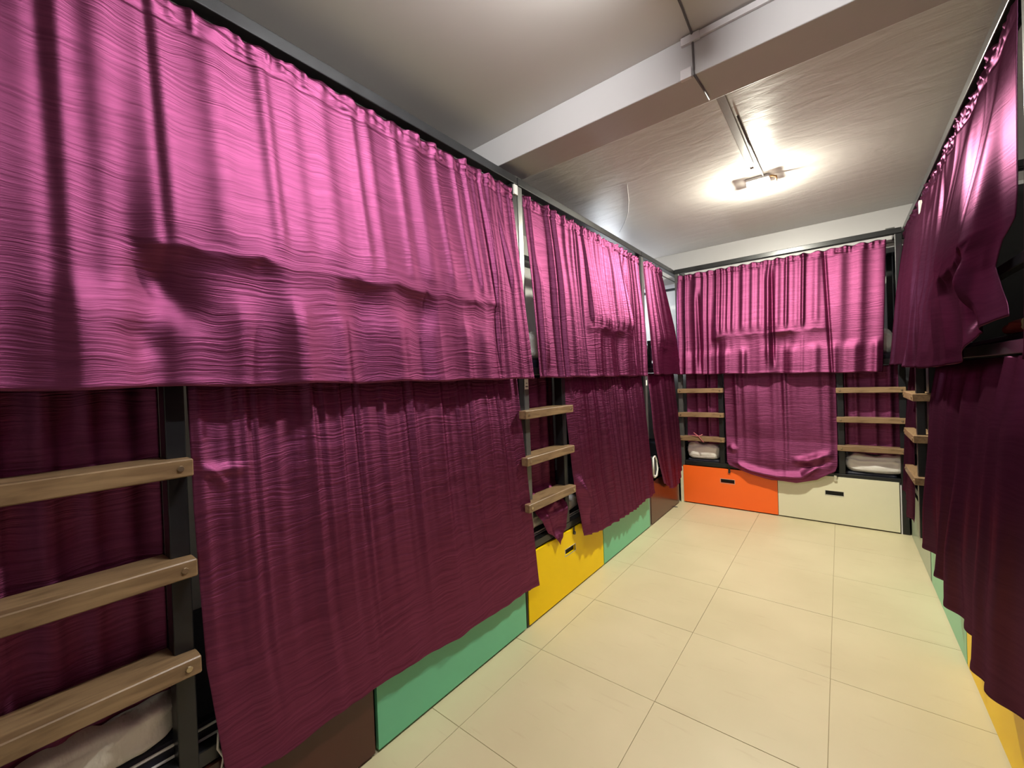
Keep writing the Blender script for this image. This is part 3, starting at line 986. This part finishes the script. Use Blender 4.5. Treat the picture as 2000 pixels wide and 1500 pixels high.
ZL, ZU = 0.454, 1.484
mattress('left', -0.08, 1.84, 0.389, 'navy mattress with white piping on the nearest left lower bunk', h=0.068)
mattress('left', 1.97, 3.75, ZL, 'navy mattress on the middle left lower bunk above the yellow drawer', h=0.05)
mattress('left', 3.88, 5.66, ZL, 'navy mattress on the left corner lower bunk')
mattress('back', -1.36, 0.37, ZL, 'navy mattress on the lower end bunk above the orange drawer', h=0.04, piping=False)
mattress('right', 1.93, 3.70, ZL, 'navy mattress on the nearer right lower bunk')
mattress('right', 3.83, 5.66, ZL, 'navy mattress on the far right lower bunk', piping=False)
mattress('left', -0.08, 1.84, ZU, 'navy mattress on the nearest left upper bunk', piping=False)
mattress('left', 1.97, 3.75, ZU, 'navy mattress on the middle left upper bunk', h=0.07, piping=False)
mattress('left', 3.88, 5.66, ZU, 'navy mattress on the left corner upper bunk', h=0.07, piping=False)
mattress('back', -1.36, 0.37, ZU, 'navy mattress on the upper end bunk', h=0.07, piping=False)
mattress('right', 1.93, 3.70, ZU, 'navy mattress on the nearer right upper bunk', h=0.05, piping=False)
mattress('right', 3.83, 5.66, ZU, 'navy mattress on the far right upper bunk', h=0.07, piping=False)

pillow('pillow', -1.66, 0.05, 0.458, 0.38, 0.50, 0.12, 'white_cloth', 1, 'crumpled white pillow behind the nearest ladder at lower left', 'pillow')
pillow('pillow', -1.66, 2.12, ZL + 0.051, 0.33, 0.28, 0.09, 'white_cloth', 2, 'white pillow behind the drooping curtain tail above the yellow drawer', 'pillow')
pillow('folded_sheet', -1.60, 2.50, ZL + 0.051, 0.22, 0.22, 0.11, 'white_cloth', 3, 'folded white sheet right of the middle left ladder post', 'sheet')
pillow('pillow', -1.20, YB + 0.185, ZL + 0.041, 0.32, 0.30, 0.17, 'white_cloth', 4, 'white pillow under the left ladder of the end bunk, above the orange drawer', 'pillow')
pillow('folded_sheet', -0.87, YB + 0.19, ZL + 0.041, 0.16, 0.22, 0.11, 'white_cloth', 14, 'white sheet edge between ladder post and sagging curtain, above the orange drawer', 'sheet')
pillow('pillow', 0.225, YB + 0.185, ZL + 0.041, 0.40, 0.30, 0.15, 'white_cloth', 5, 'white pillow under the right ladder of the end bunk, above the cream drawer', 'pillow')
pillow('pillow', -1.66, 2.12, ZU + 0.07, 0.34, 0.36, 0.17, 'white_cloth', 6, 'white pillow in the gap left of the middle left upper curtain', 'pillow')
pillow('pillow', -1.66, 4.06, ZU + 0.07, 0.34, 0.36, 0.17, 'white_cloth', 7, 'white pillow in the gap left of the corner upper curtain', 'pillow')
pillow('pillow', 0.26, YB + 0.26, ZU + 0.07, 0.22, 0.34, 0.22, 'white_cloth', 8, 'white pillow in the gap right of the upper end curtain', 'pillow')
pillow('folded_sheet', 0.56, 2.06, ZU + 0.051, 0.14, 0.34, 0.05, 'cream_cloth', 9, 'cream sheet edge under the hooked-up right curtain', 'sheet')
pillow('red_cloth', 0.55, 2.36, ZU + 0.051, 0.10, 0.14, 0.04, 'red_cloth', 10, 'dark red cloth under the hooked-up right curtain', 'cloth')
pillow('pillow', 0.60, 1.99, ZL + 0.10, 0.22, 0.12, 0.20, 'white_cloth', 12, 'white pillow end at the right picture edge above the right yellow drawer', 'pillow')
pillow('pillow', 0.56, 3.72 + 0.22, ZL + 0.10, 0.22, 0.20, 0.14, 'white_cloth', 13, 'small white pillow end below the end-on rungs at right', 'pillow')

# dark padded case with a white rim in the corner bunk
t = empty('padded_case', (-1.455, 3.965, 0.47), 'dark padded case with a white rim leaning in the corner lower bunk', 'case')
bm = bmesh.new()
ring = [(-0.055, 0.0), (-0.02, -0.03), (0.03, -0.025), (0.055, 0.03), (0.045, 0.12), (0.0, 0.165), (-0.055, 0.16)]
prism = [(-1.437 + 0.0 * a, 3.965 + a, 0.475 + b) for a, b in ring]
lo = [bm.verts.new((-1.455, p[1], p[2])) for p in prism]
hi = [bm.verts.new((-1.425, p[1], p[2])) for p in prism]
bm.faces.new(lo); bm.faces.new(hi[::-1])
for i in range(len(ring)):
    bm.faces.new((lo[i], lo[(i + 1) % len(ring)], hi[(i + 1) % len(ring)], hi[i]))
bm_obj('pad', bm, 'mesh', t)
bm = bmesh.new()
add_tube(bm, [(-1.424, p[1], p[2]) for p in prism] + [(-1.424, prism[0][1], prism[0][2])], 0.011, 8)
tag(bm_obj('rim', bm, 'tag', t, smooth=True), 'white rim')

# pinkish ribbon bow on the lowest left rung of the end bunk
t = empty('ribbon', (-1.2, YB - 0.05, 0.745), 'small pink ribbon tied round the lowest rung above the orange drawer', 'ribbon')
for pts in ([(-1.26, YB - 0.048, 0.79), (-1.21, YB - 0.05, 0.752), (-1.16, YB - 0.052, 0.69)],
            [(-1.28, YB - 0.047, 0.76), (-1.21, YB - 0.051, 0.752), (-1.17, YB - 0.049, 0.775)]):
    bm = bmesh.new()
    add_tube(bm, pts, 0.005, 6)
    bm_obj('ribbon_end', bm, 'pink', t, smooth=True)

# odds and ends by the nearest ladder post
t = empty('phone_charger', (-1.42, 0.40, 0.30), 'white charger and cable hanging by the nearest ladder post, bottom left', 'charger')
bm = bmesh.new()
add_box(bm, -1.425, -1.40, 0.375, 0.42, 0.29, 0.335, 0.004)
bm_obj('plug', bm, 'tag', t)
tube('cable', [(-1.43, 0.372, 0.44), (-1.42, 0.366, 0.40), (-1.415, 0.378, 0.37), (-1.413, 0.372, 0.345), (-1.413, 0.385, 0.33)], 0.0035, 'tag', t, 6)

# ------------------------------------------------------------------ ceiling lights and wiring
def ceiling_light(x, y, led, label):
    t = empty('ceiling_light', (x, y, ZC), label, 'ceiling light', 'ceiling lights')
    box('base_plate', x - 0.075, x + 0.075, y - 0.055, y + 0.055, ZC - 0.022, ZC - 0.0005, 'whitepvc', t, 0.004)
    bm = bmesh.new()
    add_box(bm, x - 0.07, x + 0.07, y - 0.05, y + 0.05, ZC - 0.058, ZC - 0.0225, 0.012)
    bm_obj('diffuser', bm, led, t, smooth=True)
    bm = bmesh.new()
    add_tube(bm, [(x + 0.08, y - 0.02, ZC - 0.01), (x + 0.115, y - 0.01, ZC - 0.018), (x + 0.11, y + 0.01, ZC - 0.05)], 0.007, 6)
    bm_obj('wire_stub', bm, 'brownstub', t, smooth=True)
    return t


ceiling_light(FAR_LAMP[0], FAR_LAMP[1], 'led_warm', 'glowing ceiling light beyond the beam, at the end of its conduit')
t = empty('ceiling_light', (ASSUMED_NEAR_LAMP[0], ASSUMED_NEAR_LAMP[1], ZC), 'assumed unseen white tube batten on the near part of the ceiling, above the viewer', 'ceiling light', 'ceiling lights')  # assumed fixture, out of view, lights the nearest left curtains
x, y = ASSUMED_NEAR_LAMP
box('batten', x - 0.022, x + 0.022, y - 0.33, y + 0.33, ZC - 0.03, ZC - 0.0005, 'whitepvc', t, 0.004)
for yy in (y - 0.325, y + 0.305):
    box('tube_holder', x - 0.016, x + 0.016, yy, yy + 0.02, ZC - 0.085, ZC - 0.0305, 'whitepvc', t, 0.003)
tube('assumed_tube_lamp', [(x, y - 0.304, ZC - 0.065), (x, y + 0.304, ZC - 0.065)], 0.014, 'assumed_led_cool', t, 12)

t = empty('conduit', (-0.44, 2.1, ZC), 'flat grey conduit running from the beam to the far ceiling light', 'conduit')
box('trunking', -0.465, -0.425, 2.092, 3.30, ZC - 0.014, ZC - 0.0003, 'pvc', t, 0.002)
tube('wire', [(-0.41, 2.6, ZC - 0.006), (-0.408, 3.0, ZC - 0.006), (-0.402, 3.35, ZC - 0.007), (-0.40, 3.49, ZC - 0.012)], 0.005, 'wire', t)
box('connector', -0.455, -0.432, 3.301, 3.36, ZC - 0.02, ZC - 0.0003, 'whitepvc', t, 0.003)

t = empty('beam_wiring', (-0.45, BY0, ZC), 'thin wire and white trunking on the near face of the ceiling beam', 'wiring')
tube('wire', [(-0.44, 1.2, ZC - 0.006), (-0.445, 1.7, ZC - 0.006), (-0.45, BY0 - 0.012, ZC - 0.008), (-0.45, BY0 - 0.006, ZC - 0.03),
              (-0.448, BY0 - 0.006, BZ + 0.02), (-0.447, BY0 - 0.004, BZ - 0.006), (-0.44, BY0 + 0.1, BZ - 0.006), (-0.437, BY1 - 0.03, BZ - 0.006)],
     0.0042, 'wire', t)
box('trunking', -0.42, 0.9, BY0 - 0.014, BY0 - 0.0005, ZC - 0.034, ZC - 0.008, 'whitepvc', t, 0.002)
box('trunking_box', -0.50, -0.455, BY0 - 0.02, BY0 - 0.0005, BZ - 0.012, BZ + 0.03, 'whitepvc', t, 0.002)
box('trunking_box', -0.495, -0.42, BY0 - 0.016, BY0 - 0.0005, ZC - 0.038, ZC - 0.006, 'whitepvc', t, 0.002)

t = tube('ceiling_cable', [(-1.20, 2.95, ZC - 0.001), (-1.30, 3.22, ZC - 0.001), (-1.40, 3.45, ZC - 0.001), (-1.52, 3.66, ZC - 0.001), (-1.66, 3.86, ZC - 0.001)],
         0.0026, 'whitepvc')
tag(t, 'painted cable curving across the ceiling above the middle left bunk', 'cable')

# assumed unseen tube light inside the corner bunk, added to brighten the curtain gaps
t = empty('assumed_tube_light', (RX0, 5.1, 2.30), 'assumed unseen white tube light on the wall behind the left corner curtain', 'tube light')
box('assumed_tube_mount', RX0 + 0.0005, RX0 + 0.03, 4.70, 5.50, 2.27, 2.33, 'whitepvc', t, 0.003)
tube('assumed_tube_lamp', [(RX0 + 0.05, 4.73, 2.30), (RX0 + 0.05, 5.47, 2.30)], 0.014, 'tube', t, 10)

# small dark scrap on the floor by the corner drawer
bm = bmesh.new()
bmesh.ops.create_icosphere(bm, subdivisions=2, radius=1.0)
for v in bm.verts:
    k = 1 + 0.25 * noise.noise(v.co * 2.5)
    v.co = Vector((v.co.x * 0.022 * k, v.co.y * 0.014 * k, (v.co.z + 1) * 0.003))
bmesh.ops.translate(bm, verts=bm.verts, vec=(-1.42, 4.53, 0.0005))
tag(bm_obj('scrap', bm, 'wire', None, smooth=True), 'tiny dark scrap lying on the tiles by the corner maroon drawer', 'scrap')
